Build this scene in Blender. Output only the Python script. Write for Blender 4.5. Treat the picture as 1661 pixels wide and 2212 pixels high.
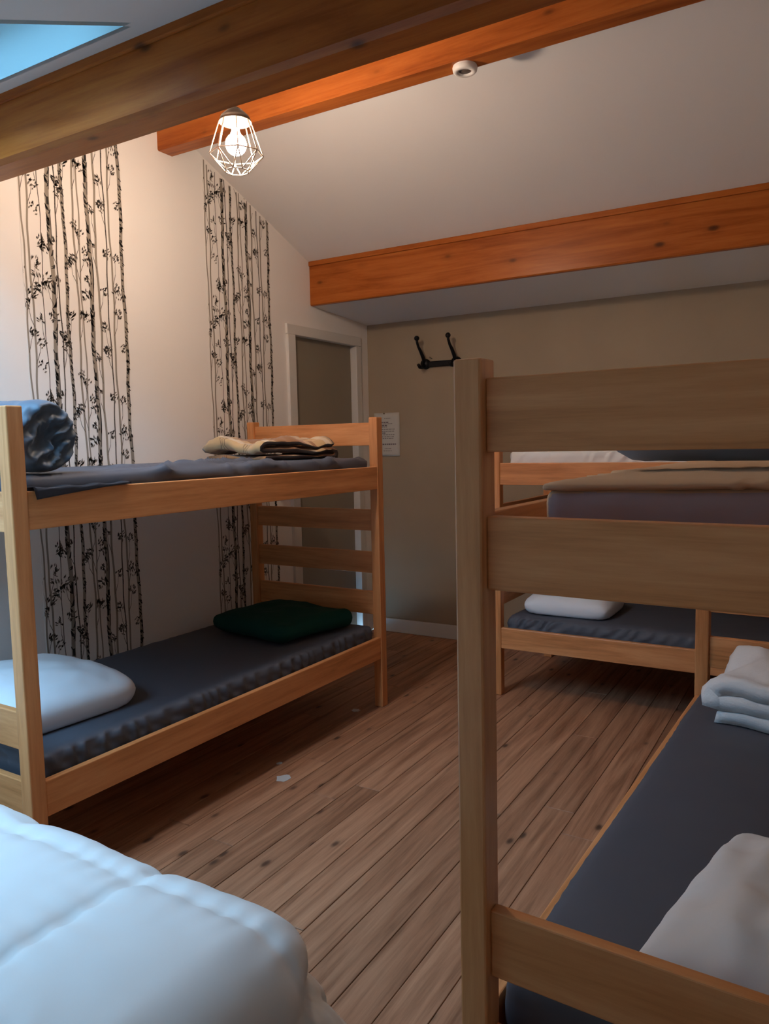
import bpy, bmesh, math, random
from mathutils import Vector, Matrix, noise
R = math.radians
scene = bpy.context.scene
COL = scene.collection
for o in list(bpy.data.objects):
    bpy.data.objects.remove(o)

# ------------------------------------------------------------------ camera
cam_d = bpy.data.cameras.new('camera')
cam = bpy.data.objects.new('camera', cam_d)
COL.objects.link(cam)
cam_d.sensor_fit = 'HORIZONTAL'
cam_d.sensor_width = 36.0
cam_d.lens = 36.0 * 1645.8 / 1661.0
cam_d.clip_start = 0.02
CAMP = (2.862, -4.609, 1.3444)
yaw, pitch, roll = 0.5383, -0.0909, -0.0215
fwd = Vector((-math.sin(yaw) * math.cos(pitch), math.cos(yaw) * math.cos(pitch), math.sin(pitch)))
rgt = Vector((math.cos(yaw), math.sin(yaw), 0))
upv = rgt.cross(fwd)
r2 = rgt * math.cos(roll) + upv * math.sin(roll)
u2 = -rgt * math.sin(roll) + upv * math.cos(roll)
m = Matrix((r2, u2, -fwd)).transposed().to_4x4()
m.translation = CAMP
cam.matrix_world = m
scene.camera = cam

# ------------------------------------------------------------------ world, exposure
w = bpy.data.worlds.new('daylight')
scene.world = w
w.use_nodes = True
bg = w.node_tree.nodes['Background']
bg.inputs[0].default_value = (0.33, 0.65, 1.0, 1)
bg.inputs[1].default_value = 14.0
scene.view_settings.view_transform = 'Standard'
scene.view_settings.look = 'None'
scene.view_settings.gamma = 1.0
scene.view_settings.use_curve_mapping = False
scene.view_settings.exposure = 0.0
LAMP_POS = Vector((0.992, -2.45, 2.412))
LAMP_COL = (1.0, 0.77, 0.58)
LAMP_STRENGTH = 550.0

# ------------------------------------------------------------------ room measures
YR, ZR, SF, SN = -1.836, 2.9394, 0.4033, 0.38     # ridge, far slope, near slope
ZTOP = 2.1614                                       # far wall height
FBY, FBZ0, FBZ1 = -0.665, 2.2037, 2.467             # purlin by far wall
MBY, MBZ, MBD = -1.875, 2.7676, 0.0984              # ridge beam
NBY, NBZ0, NBZ1, NBD = -3.0165, 2.2805, 2.490, 0.1155 # purlin by camera
XR, YB = 3.46, -5.5
def zc(y):
    if y > YR: return ZR + SF * (YR - y)
    return ZR - SN * (YR - y)
SKX0, SKX1, SKY0, SKY1 = 0.14, 1.222, -4.95, -3.140
SKX1B = SKX1 - 0.13 * (SKY1 - SKY0)                 # right edge of the opening runs a little askew  # skylight opening

# skylight portal so daylight is sampled well
nrm = Vector((0, -SN, 1)).normalized()
skc = Vector(((SKX0 + SKX1) / 2, (SKY0 + SKY1) / 2, zc((SKY0 + SKY1) / 2)))
pl = bpy.data.lights.new('skylight_portal', 'AREA')
pl.shape = 'RECTANGLE'
pl.size = SKX1 - SKX0
pl.size_y = (SKY1 - SKY0) * math.sqrt(1 + SN * SN)
pl.cycles.is_portal = True
po = bpy.data.objects.new('skylight_portal', pl)
COL.objects.link(po)
xa = Vector((1, 0, 0)); za = nrm; ya = za.cross(xa)
pm = Matrix((xa, ya, za)).transposed().to_4x4()
pm.translation = skc + nrm * 0.150
po.matrix_world = pm

# ------------------------------------------------------------------ materials
def newmat(name):
    mt = bpy.data.materials.new(name)
    mt.use_nodes = True
    nt = mt.node_tree
    return mt, nt, nt.nodes['Principled BSDF']
def N(nt, t, **kw):
    n = nt.nodes.new(t)
    for k, v in kw.items():
        if k in ('operation', 'blend_type', 'data_type', 'noise_dimensions', 'wave_type', 'bands_direction', 'feature'):
            setattr(n, k, v)
        else:
            n.inputs[k].default_value = v
    return n
def ramp(nt, stops):
    n = nt.nodes.new('ShaderNodeValToRGB')
    e = n.color_ramp.elements
    while len(e) < len(stops): e.new(0.5)
    for i, (p, c) in enumerate(stops):
        e[i].position = p
        e[i].color = (*c, 1) if len(c) == 3 else c
    return n
def plain(name, col, rough=0.6, metal=0.0, bump=0.0, bscale=200.0, var=0.0, sheen=0.0, spec=None):
    mt, nt, b = newmat(name)
    b.inputs['Base Color'].default_value = (*col, 1)
    b.inputs['Roughness'].default_value = rough
    b.inputs['Metallic'].default_value = metal
    if spec is not None: b.inputs['Specular IOR Level'].default_value = spec
    if sheen:
        b.inputs['Sheen Weight'].default_value = sheen
        b.inputs['Sheen Roughness'].default_value = 0.5
    tc = nt.nodes.new('ShaderNodeTexCoord')
    if var:
        n = N(nt, 'ShaderNodeTexNoise', Scale=3.0, Detail=5.0)
        nt.links.new(tc.outputs['Object'], n.inputs['Vector'])
        rp = ramp(nt, [(0.3, tuple(c * (1 - var) for c in col)), (0.7, tuple(min(1, c * (1 + var)) for c in col))])
        nt.links.new(n.outputs['Fac'], rp.inputs[0])
        nt.links.new(rp.outputs[0], b.inputs['Base Color'])
    if bump:
        n = N(nt, 'ShaderNodeTexNoise', Scale=bscale, Detail=3.0)
        nt.links.new(tc.outputs['Object'], n.inputs['Vector'])
        bp = N(nt, 'ShaderNodeBump', Strength=bump, Distance=0.002)
        nt.links.new(n.outputs['Fac'], bp.inputs['Height'])
        nt.links.new(bp.outputs[0], b.inputs['Normal'])
    return mt
def wood(name, axis, dark, mid, light, rough=0.4, coat=0.0, knots=0.0, grain=1.0, tint=0.12, kcol=(0.05, 0.02, 0.01), spec=0.4):
    """long-grain wood along axis; knots as dark voronoi dots"""
    mt, nt, b = newmat(name)
    tc = nt.nodes.new('ShaderNodeTexCoord')
    oi = nt.nodes.new('ShaderNodeObjectInfo')
    off = N(nt, 'ShaderNodeVectorMath', operation='SCALE')
    off.inputs[0].default_value = (17.3, 9.1, 5.7)
    nt.links.new(oi.outputs['Random'], off.inputs['Scale'])
    add = N(nt, 'ShaderNodeVectorMath', operation='ADD')
    nt.links.new(tc.outputs['Object'], add.inputs[0])
    nt.links.new(off.outputs[0], add.inputs[1])
    mp = nt.nodes.new('ShaderNodeMapping')
    sc = [14.0 * grain] * 3
    sc['xyz'.index(axis)] = 0.9
    mp.inputs['Scale'].default_value = sc
    nt.links.new(add.outputs[0], mp.inputs['Vector'])
    n1 = N(nt, 'ShaderNodeTexNoise', Scale=1.6, Detail=6.0, Roughness=0.6, Distortion=0.6)
    nt.links.new(mp.outputs[0], n1.inputs['Vector'])
    n2 = N(nt, 'ShaderNodeTexNoise', Scale=7.0, Detail=4.0, Roughness=0.7)
    nt.links.new(mp.outputs[0], n2.inputs['Vector'])
    mx = N(nt, 'ShaderNodeMath', operation='MULTIPLY_ADD')
    mx.inputs[1].default_value = 0.35
    nt.links.new(n2.outputs['Fac'], mx.inputs[0])
    nt.links.new(n1.outputs['Fac'], mx.inputs[2])
    rp = ramp(nt, [(0.46, dark), (0.66, mid), (0.88, light)])
    nt.links.new(mx.outputs[0], rp.inputs[0])
    colout = rp.outputs[0]
    # per piece brightness
    hsv = N(nt, 'ShaderNodeHueSaturation')
    mr = N(nt, 'ShaderNodeMapRange')
    mr.inputs['To Min'].default_value = 1 - tint
    mr.inputs['To Max'].default_value = 1 + tint
    nt.links.new(oi.outputs['Random'], mr.inputs['Value'])
    nt.links.new(mr.outputs[0], hsv.inputs['Value'])
    nt.links.new(colout, hsv.inputs['Color'])
    colout = hsv.outputs[0]
    if knots:
        mp2 = nt.nodes.new('ShaderNodeMapping')
        s2 = [8.5] * 3
        s2['xyz'.index(axis)] = 4.2
        mp2.inputs['Scale'].default_value = s2
        nt.links.new(add.outputs[0], mp2.inputs['Vector'])
        vo = N(nt, 'ShaderNodeTexVoronoi', Scale=1.0)
        nt.links.new(mp2.outputs[0], vo.inputs['Vector'])
        rk = ramp(nt, [(0.0, (1, 1, 1)), (0.07 * knots, (0.8, 0.8, 0.8)), (0.14 * knots, (0.12, 0.12, 0.12)), (0.26 * knots, (0, 0, 0))])
        nt.links.new(vo.outputs['Distance'], rk.inputs[0])
        mk = nt.nodes.new('ShaderNodeMix')
        mk.data_type = 'RGBA'
        nt.links.new(rk.outputs[0], mk.inputs[0])
        nt.links.new(colout, mk.inputs[6])
        mk.inputs[7].default_value = (*kcol, 1)
        colout = mk.outputs[2]
    nt.links.new(colout, b.inputs['Base Color'])
    b.inputs['Roughness'].default_value = rough
    b.inputs['Specular IOR Level'].default_value = spec
    if coat:
        b.inputs['Coat Weight'].default_value = coat
        b.inputs['Coat Roughness'].default_value = 0.22
    bp = N(nt, 'ShaderNodeBump', Strength=0.12, Distance=0.002)
    nt.links.new(n2.outputs['Fac'], bp.inputs['Height'])
    nt.links.new(bp.outputs[0], b.inputs['Normal'])
    return mt
BE = ((0.51, 0.195, 0.060), (0.70, 0.295, 0.106), (0.82, 0.385, 0.158))
beech = {a: wood('beech_' + a, a, *BE, rough=0.42, coat=0.15, tint=0.08) for a in 'xyz'}
PI = ((0.27, 0.062, 0.010), (0.40, 0.108, 0.019), (0.49, 0.150, 0.030))
pine_x = wood('varnished_pine', 'x', *PI, rough=0.30, coat=0.0, knots=1.0, spec=0.16, grain=0.9, tint=0.06, kcol=(0.07, 0.022, 0.008))
FL = ((0.20, 0.083, 0.038), (0.36, 0.168, 0.086), (0.48, 0.245, 0.132))
floor_wood = wood('worn_floor_pine', 'y', *FL, rough=0.55, knots=0.9, grain=1.3, tint=0.14, kcol=(0.05, 0.022, 0.012))
white_wall = plain('cream_wall_paint', (0.88, 0.85, 0.81), 0.85, bump=0.08, bscale=90)
white_ceil = plain('white_ceiling_paint', (0.80, 0.775, 0.745), 0.85, bump=0.12, bscale=120)
khaki = plain('khaki_wall_paint', (0.40, 0.315, 0.22), 0.8, bump=0.12, bscale=60, var=0.04)
door_khaki = plain('khaki_door_paint', (0.30, 0.255, 0.19), 0.6)
trim_white = plain('white_gloss_trim', (0.74, 0.71, 0.66), 0.4)
under_floor = plain('dark_floor_gap', (0.03, 0.02, 0.015), 0.9)
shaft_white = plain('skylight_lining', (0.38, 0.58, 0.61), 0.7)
sheet_grey = plain('dark_grey_sheet', (0.084, 0.089, 0.108), 0.58, bump=0.06, bscale=400, spec=0.35)
pillow_grey = plain('dark_grey_pillowcase', (0.075, 0.115, 0.160), 0.5, bump=0.05, bscale=400, sheen=0.2)
white_cloth = plain('white_cotton', (0.84, 0.86, 0.88), 0.75, bump=0.06, bscale=350)
duvet_cloth = plain('white_duvet_cloth', (0.74, 0.755, 0.74), 0.6, bump=0.04, bscale=300, sheen=0.1)
beige_cloth = plain('beige_protector', (0.58, 0.40, 0.25), 0.85, bump=0.15, bscale=250)
ticking = plain('grey_mattress_ticking', (0.38, 0.33, 0.36), 0.8, bump=0.1, bscale=300)
green_cloth = plain('dark_green_fleece', (0.004, 0.048, 0.036), 0.9, bump=0.2, bscale=250, spec=0.2)
fleece = plain('pale_grey_fleece', (0.86, 0.88, 0.89), 0.95, bump=0.6, bscale=160, sheen=0.3, var=0.1)
roll_cloth = plain('slate_grey_blanket', (0.24, 0.27, 0.33), 0.9, bump=0.2, bscale=250, sheen=0.2)
black_iron = plain('black_forged_iron', (0.012, 0.012, 0.014), 0.45, metal=0.6, bump=0.2, bscale=80)
wire_met = plain('pale_painted_wire', (0.62, 0.52, 0.42), 0.35, metal=0.3)
cap_met = plain('dark_lamp_cap', (0.10, 0.075, 0.06), 0.35, metal=0.6)
socket_met = plain('cream_socket', (0.7, 0.6, 0.48), 0.5)
detector_white = plain('white_plastic', (0.78, 0.76, 0.72), 0.45)
detector_dark = plain('grey_vent_plastic', (0.12, 0.09, 0.07), 0.6)
paper_mat = plain('notice_paper', (0.60, 0.58, 0.53), 0.8)
ink = plain('faded_print', (0.27, 0.245, 0.23), 0.9)
ink_bold = plain('bold_print', (0.17, 0.14, 0.15), 0.9)
brown_edge = plain('dark_brown_edge', (0.03, 0.018, 0.014), 0.95)  # dark brown on the end edges of the folded plaid blanket
paper_wall = plain('wallpaper_base', (0.86, 0.825, 0.78), 0.8)
pr_grey = plain('print_grey_trunk', (0.30, 0.262, 0.215), 0.8)
pr_dark = plain('print_dark_trunk', (0.10, 0.085, 0.072), 0.8)
pr_black = plain('print_black_bark', (0.018, 0.015, 0.013), 0.8)
pr_leaf = plain('print_leaf', (0.17, 0.145, 0.12), 0.8)
pin_met = plain('steel_pin', (0.25, 0.2, 0.15), 0.4, metal=0.7)
tissue = plain('white_paint_spot', (0.55, 0.55, 0.53), 0.8)
def glass_mat():
    mt, nt, b = newmat('window_glass')
    out = nt.nodes['Material Output']
    tr = nt.nodes.new('ShaderNodeBsdfTransparent')
    gl = nt.nodes.new('ShaderNodeBsdfGlossy')
    gl.inputs['Roughness'].default_value = 0.02
    fr = N(nt, 'ShaderNodeFresnel', IOR=1.45)
    mx = nt.nodes.new('ShaderNodeMixShader')
    nt.links.new(fr.outputs[0], mx.inputs[0])
    nt.links.new(tr.outputs[0], mx.inputs[1])
    nt.links.new(gl.outputs[0], mx.inputs[2])
    nt.links.new(mx.outputs[0], out.inputs['Surface'])
    return mt
glass = glass_mat()
def bulb_mat():
    mt, nt, b = newmat('lit_bulb')
    b.inputs['Base Color'].default_value = (1, 0.9, 0.8, 1)
    b.inputs['Emission Color'].default_value = (*LAMP_COL, 1)
    b.inputs['Emission Strength'].default_value = LAMP_STRENGTH
    return mt
bulb_lit = bulb_mat()
def plaid_mat():
    mt, nt, b = newmat('tan_plaid_wool')
    uv = nt.nodes.new('ShaderNodeUVMap')
    sep = nt.nodes.new('ShaderNodeSeparateXYZ')
    nt.links.new(uv.outputs[0], sep.inputs[0])
    def stripes(sock, period, stops):
        d = N(nt, 'ShaderNodeMath', operation='DIVIDE'); d.inputs[1].default_value = period
        nt.links.new(sock, d.inputs[0])
        f = N(nt, 'ShaderNodeMath', operation='FRACT')
        nt.links.new(d.outputs[0], f.inputs[0])
        r = ramp(nt, stops); r.color_ramp.interpolation = 'CONSTANT'
        nt.links.new(f.outputs[0], r.inputs[0])
        return r.outputs[0]
    T, CR, WH, BR = (0.36, 0.165, 0.060), (0.62, 0.39, 0.18), (0.70, 0.54, 0.36), (0.16, 0.09, 0.06)
    a = stripes(sep.outputs[0], 0.36, [(0, T), (0.42, CR), (0.52, T), (0.58, CR), (0.72, WH), (0.8, CR), (0.9, T)])
    c = stripes(sep.outputs[1], 0.17, [(0, (1, 1, 1)), (0.30, (0.35, 0.28, 0.24)), (0.34, (1, 1, 1)), (0.40, (0.35, 0.28, 0.24)), (0.44, (1, 1, 1)),
                                      (0.50, (0.35, 0.28, 0.24)), (0.54, (1.0, 1.0, 1.0))])
    mx = nt.nodes.new('ShaderNodeMix'); mx.data_type = 'RGBA'; mx.blend_type = 'MULTIPLY'
    mx.inputs[0].default_value = 0.75
    nt.links.new(a, mx.inputs[6]); nt.links.new(c, mx.inputs[7])
    nt.links.new(mx.outputs[2], b.inputs['Base Color'])
    b.inputs['Roughness'].default_value = 0.95
    b.inputs['Sheen Weight'].default_value = 0.3
    tc = nt.nodes.new('ShaderNodeTexCoord')
    n = N(nt, 'ShaderNodeTexNoise', Scale=300.0, Detail=2.0)
    nt.links.new(tc.outputs['Object'], n.inputs['Vector'])
    bp = N(nt, 'ShaderNodeBump', Strength=0.4, Distance=0.002)
    nt.links.new(n.outputs['Fac'], bp.inputs['Height'])
    nt.links.new(bp.outputs[0], b.inputs['Normal'])
    return mt
plaid = plaid_mat()

# ------------------------------------------------------------------ helpers
def obj(name, bm, mats, parent=None, smooth=False, loc=None, autosmooth=None):
    me = bpy.data.meshes.new(name)
    bm.normal_update()
    bm.to_mesh(me); bm.free()
    if not isinstance(mats, (list, tuple)): mats = [mats]
    for mt in mats: me.materials.append(mt)
    if smooth:
        for p in me.polygons: p.use_smooth = True
    o = bpy.data.objects.new(name, me)
    COL.objects.link(o)
    if parent: o.parent = parent
    if loc is not None: o.location = loc
    return o
def tag(o, label=None, cat=None, group=None, kind=None):
    if label: o['label'] = label
    if cat: o['category'] = cat
    if group: o['group'] = group
    if kind: o['kind'] = kind
    return o
def thing(name, label, cat, loc=(0, 0, 0), rz=0.0, group=None):
    o = bpy.data.objects.new(name, None)
    o.empty_display_size = 0.1
    COL.objects.link(o)
    o.location = loc; o.rotation_euler = (0, 0, rz)
    return tag(o, label, cat, group)
def add_box(bm, lo, hi, mi=0, bev=0.0, seg=1):
    b2 = bmesh.new()
    bmesh.ops.create_cube(b2, size=1)
    for v in b2.verts:
        v.co = Vector([lo[i] + (v.co[i] + 0.5) * (hi[i] - lo[i]) for i in range(3)])
    if bev:
        bmesh.ops.bevel(b2, geom=b2.edges[:], offset=bev, segments=seg, affect='EDGES', profile=0.5)
    join(bm, b2, mi)
def join(bm, b2, mi=None, mat=None):
    vm = {}
    for v in b2.verts:
        vm[v] = bm.verts.new(mat @ v.co if mat else v.co)
    for f in b2.faces:
        try:
            nf = bm.faces.new([vm[v] for v in f.verts])
            nf.material_index = f.material_index if mi is None else mi
            nf.smooth = f.smooth
        except ValueError: pass
    b2.free()
def box_bm(lo, hi, bev=0.0, seg=1):
    bm = bmesh.new(); add_box(bm, lo, hi, 0, bev, seg); return bm
def prism_x(poly, x0, x1):
    """polygon of (y,z) extruded along x"""
    bm = bmesh.new()
    a = [bm.verts.new((x0, y, z)) for y, z in poly]
    b = [bm.verts.new((x1, y, z)) for y, z in poly]
    bm.faces.new(a); bm.faces.new(b[::-1])
    n = len(poly)
    for i in range(n):
        bm.faces.new((a[i], b[i], b[(i + 1) % n], a[(i + 1) % n]))
    bmesh.ops.recalc_face_normals(bm, faces=bm.faces[:])
    return bm
def add_tube(bm, pts, rad, seg=8, mi=0, caps=True):
    """tube through pts, rad number or list"""
    pts = [Vector(p) for p in pts]
    if not isinstance(rad, (list, tuple)): rad = [rad] * len(pts)
    rings = []
    up = Vector((0, 0, 1))
    prev = None
    for i, p in enumerate(pts):
        d = (pts[min(i + 1, len(pts) - 1)] - pts[max(i - 1, 0)]).normalized()
        if prev is None:
            a = up if abs(d.dot(up)) < 0.9 else Vector((1, 0, 0))
            n1 = d.cross(a).normalized()
        else:
            n1 = (prev - d * prev.dot(d)).normalized()
        prev = n1
        n2 = d.cross(n1)
        rings.append([bm.verts.new(p + (n1 * math.cos(2 * math.pi * k / seg) + n2 * math.sin(2 * math.pi * k / seg)) * rad[i]) for k in range(seg)])
    for i in range(len(rings) - 1):
        for k in range(seg):
            f = bm.faces.new((rings[i][k], rings[i][(k + 1) % seg], rings[i + 1][(k + 1) % seg], rings[i + 1][k]))
            f.material_index = mi; f.smooth = True
    if caps:
        for rg in (rings[0][::-1], rings[-1]):
            f = bm.faces.new(rg); f.material_index = mi
def add_lathe(bm, prof, seg=24, c=(0, 0, 0), mi=0):
    """profile of (r,z) about z"""
    c = Vector(c)
    rings = []
    for r_, z_ in prof:
        if r_ < 1e-5:
            rings.append([bm.verts.new(c + Vector((0, 0, z_)))])
        else:
            rings.append([bm.verts.new(c + Vector((r_ * math.cos(2 * math.pi * k / seg), r_ * math.sin(2 * math.pi * k / seg), z_))) for k in range(seg)])
    for a, b in zip(rings, rings[1:]):
        for k in range(seg):
            k2 = (k + 1) % seg
            if len(a) == 1 and len(b) == 1: continue
            if len(a) == 1: f = bm.faces.new((a[0], b[k], b[k2]))
            elif len(b) == 1: f = bm.faces.new((a[k], a[k2], b[0]))
            else: f = bm.faces.new((a[k], a[k2], b[k2], b[k]))
            f.material_index = mi; f.smooth = True
def fbm(p, oct=3): return noise.fractal(Vector(p), 1.0, 2.0, oct)
def soft_box(lo, hi, rad, step, disp=None):
    """rounded subdivided box, displaced along its normal by disp(p, n)"""
    lo, hi = Vector(lo), Vector(hi)
    c, half = (lo + hi) / 2, (hi - lo) / 2
    bm = bmesh.new()
    st3 = step if isinstance(step, tuple) else (step,) * 3
    cnt = [max(2, int(round(2 * half[i] / st3[i]))) for i in range(3)]
    cache = {}
    def grid(i):
        n = cnt[i]
        h, rr = half[i], min(rad, half[i] * 0.98)
        g = [-h, -h + rr * 0.15, -h + rr * 0.5]
        m_ = max(2, n)
        for k in range(m_ + 1):
            g.append(-h + rr + (2 * h - 2 * rr) * k / m_)
        g += [h - rr * 0.5, h - rr * 0.15, h]
        return g
    gs = [grid(i) for i in range(3)]
    def vert(ix):
        if ix in cache: return cache[ix]
        p = Vector([gs[i][ix[i]] for i in range(3)])
        q = Vector([max(-half[i] + min(rad, half[i] * 0.98), min(half[i] - min(rad, half[i] * 0.98), p[i])) for i in range(3)])
        d = p - q
        if d.length > 1e-9:
            n = d.normalized()
            rr = [min(rad, half[i] * 0.98) for i in range(3)]
            pos = q + Vector([n[i] * rr[i] for i in range(3)])
        else:
            n = Vector((0, 0, 1)); pos = p
        if disp: pos = pos + n * disp(pos + c, n)
        v = bm.verts.new(pos + c)
        cache[ix] = v
        return v
    L = [len(g) - 1 for g in gs]
    for ax in range(3):
        a, b = (ax + 1) % 3, (ax + 2) % 3
        for side in (0, L[ax]):
            for i in range(L[a]):
                for j in range(L[b]):
                    q = []
                    for da, db in ((0, 0), (1, 0), (1, 1), (0, 1)):
                        ix = [0, 0, 0]; ix[ax] = side; ix[a] = i + da; ix[b] = j + db
                        q.append(vert(tuple(ix)))
                    if side == 0: q.reverse()
                    try: bm.faces.new(q)
                    except ValueError: pass
    for f in bm.faces: f.smooth = True
    bmesh.ops.recalc_face_normals(bm, faces=bm.faces[:])
    return bm
def pillow_bm(wd, dp, th, nx=44, ny=34, wr=0.006, seed=0, ear=0.0, rnd=0.085):
    """soft pillow centred on origin, base at z=0"""
    bm = bmesh.new()
    top, bot = {}, {}
    for i in range(nx + 1):
        for j in range(ny + 1):
            u, v = -1 + 2 * i / nx, -1 + 2 * j / ny
            # more verts toward the edges
            u = math.sin(u * math.pi / 2); v = math.sin(v * math.pi / 2)
            e = max(0.0, (1 - abs(u) ** 4.0)) ** 0.36 * max(0.0, (1 - abs(v) ** 4.0)) ** 0.36
            x, y = u * wd / 2 * (1 - rnd * abs(v) ** 7), v * dp / 2 * (1 - rnd * abs(u) ** 7)
            if abs(u) > 0.985 and abs(v) > 0.985:
                x *= 1 + ear; y *= 1 + ear
            n = fbm((x * 6 + seed, y * 6, seed)) * wr * 1.5 + noise.ridged_multi_fractal(Vector((x * 9 + seed, y * 9 + x * 4, seed)), 1, 2, 2, 1.0, 2.0) * wr * 0.7
            zt = th * (0.40 + 0.60 * e) * (1 - 0.22 * (1 - (1 - u * u) * (1 - v * v))) + n * e * 2.0
            zb = th * 0.36 * (1 - min(1, e * 1.8))
            if e < 1e-4: zt = zb = th * 0.34
            top[i, j] = bm.verts.new((x, y, zt))
            bot[i, j] = top[i, j] if (i in (0, nx) or j in (0, ny)) else bm.verts.new((x, y, max(0, zb)))
    for i in range(nx):
        for j in range(ny):
            for g, fl in ((top, 0), (bot, 1)):
                q = [g[i, j], g[i + 1, j], g[i + 1, j + 1], g[i, j + 1]]
                if fl: q.reverse()
                try: bm.faces.new(q).smooth = True
                except ValueError: pass
    return bm
def folded_bm(wd, dp, layers, th, wob=0.006, seed=0, ny=26, taper=0.02, gapf=1.12, droop=0.0):
    """cloth folded zigzag: profile in xz, extruded along y; base at z=0"""
    path = []
    gap = th * gapf
    for l in range(layers):
        z = th * 0.5 + l * gap
        inset = taper * l
        xs = [(-wd / 2 + inset) + (wd - 2 * inset) * k / 22 for k in range(23)]
        if l % 2: xs.reverse()
        path += [(x, z) for x in xs]
        if l < layers - 1:
            s = 1 if l % 2 == 0 else -1
            xe = xs[-1]
            for k in range(1, 4):
                a = -math.pi / 2 + math.pi * k / 4
                path.append((xe + s * math.cos(a) * gap * 0.5, z + gap / 2 + math.sin(a) * gap / 2))
    P = [Vector((x, 0, z)) for x, z in path]
    n = len(P)
    A, B = [], []
    for i in range(n):
        d = (P[min(i + 1, n - 1)] - P[max(0, i - 1)]).normalized()
        nn = Vector((-d.z, 0, d.x))
        A.append(P[i] + nn * th * 0.5); B.append(P[i] - nn * th * 0.5)
    bm = bmesh.new()
    uvl = bm.loops.layers.uv.new('UVMap')
    arc = [0]
    for i in range(1, n): arc.append(arc[-1] + (P[i] - P[i - 1]).length)
    H = layers * gap
    def wv(p, y):
        k = p.z / H
        e = fbm((p.x * 5 + seed, y * 5, seed + 3)) * wob * (0.3 + 1.4 * k)
        e2 = fbm((p.x * 4, y * 7 + seed, p.z * 30 + seed)) * wob * 1.6
        z = p.z + e * 2
        edge = min(1, max(0, (abs(y) / (dp / 2) - 0.80) / 0.2))
        z = z * (1 - droop * edge * edge)
        return Vector((p.x + e2, y + fbm((p.x * 6, p.z * 25 + seed, 5)) * wob * 1.5 * (1 if y > 0 else -1) * (abs(y) / dp * 2) ** 4, max(0.001, z)))
    ring = A + B[::-1]
    rows = []
    for j in range(ny + 1):
        y = -dp / 2 + dp * j / ny
        rows.append([bm.verts.new(wv(p, y)) for p in ring])
    m_ = len(ring)
    av = arc + arc[::-1]
    for j in range(ny):
        for k in range(m_):
            k2 = (k + 1) % m_
            f = bm.faces.new((rows[j][k], rows[j][k2], rows[j + 1][k2], rows[j + 1][k]))
            f.smooth = True
            f.material_index = 0 if k < n - 1 else 1
            for lp, (kk, jj) in zip(f.loops, ((k, j), (k2, j), (k2, j + 1), (k, j + 1))):
                lp[uvl].uv = (av[kk], -dp / 2 + dp * jj / ny)
    for j, fl in ((0, 0), (ny, 1)):
        for i in range(n - 1):
            q = [rows[j][i], rows[j][m_ - 1 - i], rows[j][m_ - 2 - i], rows[j][i + 1]]
            if fl: q.reverse()
            try:
                f = bm.faces.new(q); f.material_index = 2
            except ValueError: pass
    bmesh.ops.recalc_face_normals(bm, faces=bm.faces[:])
    return bm

# ================================================================== SETTING
def struct(name, bm, mt, parent=None, smooth=False):
    o = obj(name, bm, mt, parent, smooth)
    if parent is None: o['kind'] = 'structure'
    return o
# floor base and planks
floor = struct('floor', box_bm((0, YB, -0.12), (XR, 0, -0.022)), under_floor)
rnd = random.Random(11)
x = 0.0
k = 0
while x < XR - 0.01:
    wdt = min(rnd.choice((0.105, 0.115, 0.115, 0.125)), XR - x)
    y = YB - rnd.random() * 1.4
    while y < 0:
        ln = rnd.uniform(1.3, 2.5)
        y0, y1 = max(y, YB), min(y + ln, 0)
        if y1 - y0 > 0.05:
            bm = bmesh.new()
            dz = rnd.uniform(-0.0012, 0.0)
            cx, cy = x + wdt / 2, (y0 + y1) / 2
            add_box(bm, (-wdt / 2 + 0.0011, -(y1 - y0) / 2 + 0.001, -0.022), (wdt / 2 - 0.0011, (y1 - y0) / 2 - 0.001, 0), 0, 0.0012, 1)
            o = obj('floor_plank', bm, floor_wood, floor)
            o.location = (cx, cy, dz)
        y += ln
    x += wdt
def spot(cx, cy, r0, seed, asp=1.0):
    b = bmesh.new(); rr = random.Random(seed)
    ring = []
    for k in range(14):
        a = 2 * math.pi * k / 14
        r_ = r0 * (0.75 + 0.4 * rr.random())
        ring.append((cx + r_ * math.cos(a) * asp, cy + r_ * math.sin(a)))
    a = [b.verts.new((p[0], p[1], 0.0012)) for p in ring]
    c = [b.verts.new((p[0], p[1], -0.001)) for p in ring]
    b.faces.new(a)
    for k in range(14): b.faces.new((c[k], c[(k + 1) % 14], a[(k + 1) % 14], a[k]))
    return b
obj('paint_spot', spot(0.965, -2.275, 0.032, 3), tissue, floor)
obj('paint_spot', spot(0.86, -2.17, 0.012, 5), tissue, floor)
obj('paint_spot', spot(0.80, -1.48, 0.022, 8), tissue, floor)

# walls
T = 0.12
def gable(y0, y1):
    return [(y1, 0), (y1, ZTOP + 0.02), (-0.64, FBZ0 + 0.02), (-0.66, FBZ1 + 0.02), (YR, ZR + 0.03), (y0, zc(y0) + 0.03), (y0, 0)]
DY0, DY1, DZ = -0.856, -0.162, 2.010
polyL = [(0, 0), (0, ZTOP + 0.02), (-0.64, FBZ0 + 0.02), (-0.66, FBZ1 + 0.02), (YR, ZR + 0.03), (YB, zc(YB) + 0.03), (YB, 0), (DY0, 0), (DY0, DZ), (DY1, DZ), (DY1, 0)]
wl = prism_x(polyL, -T, 0)
add_box(wl, (-T - 0.05, DY0 - 0.1, -0.05), (-T, DY1 + 0.1, DZ + 0.1))  # added backing, unseen behind the door, blocks outside light at the leaf gaps
struct('wall_left', wl, white_wall)
struct('wall_right', prism_x(gable(YB, 0), XR, XR + T), white_wall)
struct('wall_far', box_bm((-T, 0, -0.1), (XR + T, T, ZTOP + 0.05)), khaki)
struct('wall_back', box_bm((-T, YB - T, -0.1), (XR + T, YB, zc(YB) + 0.05)), white_wall)
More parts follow.
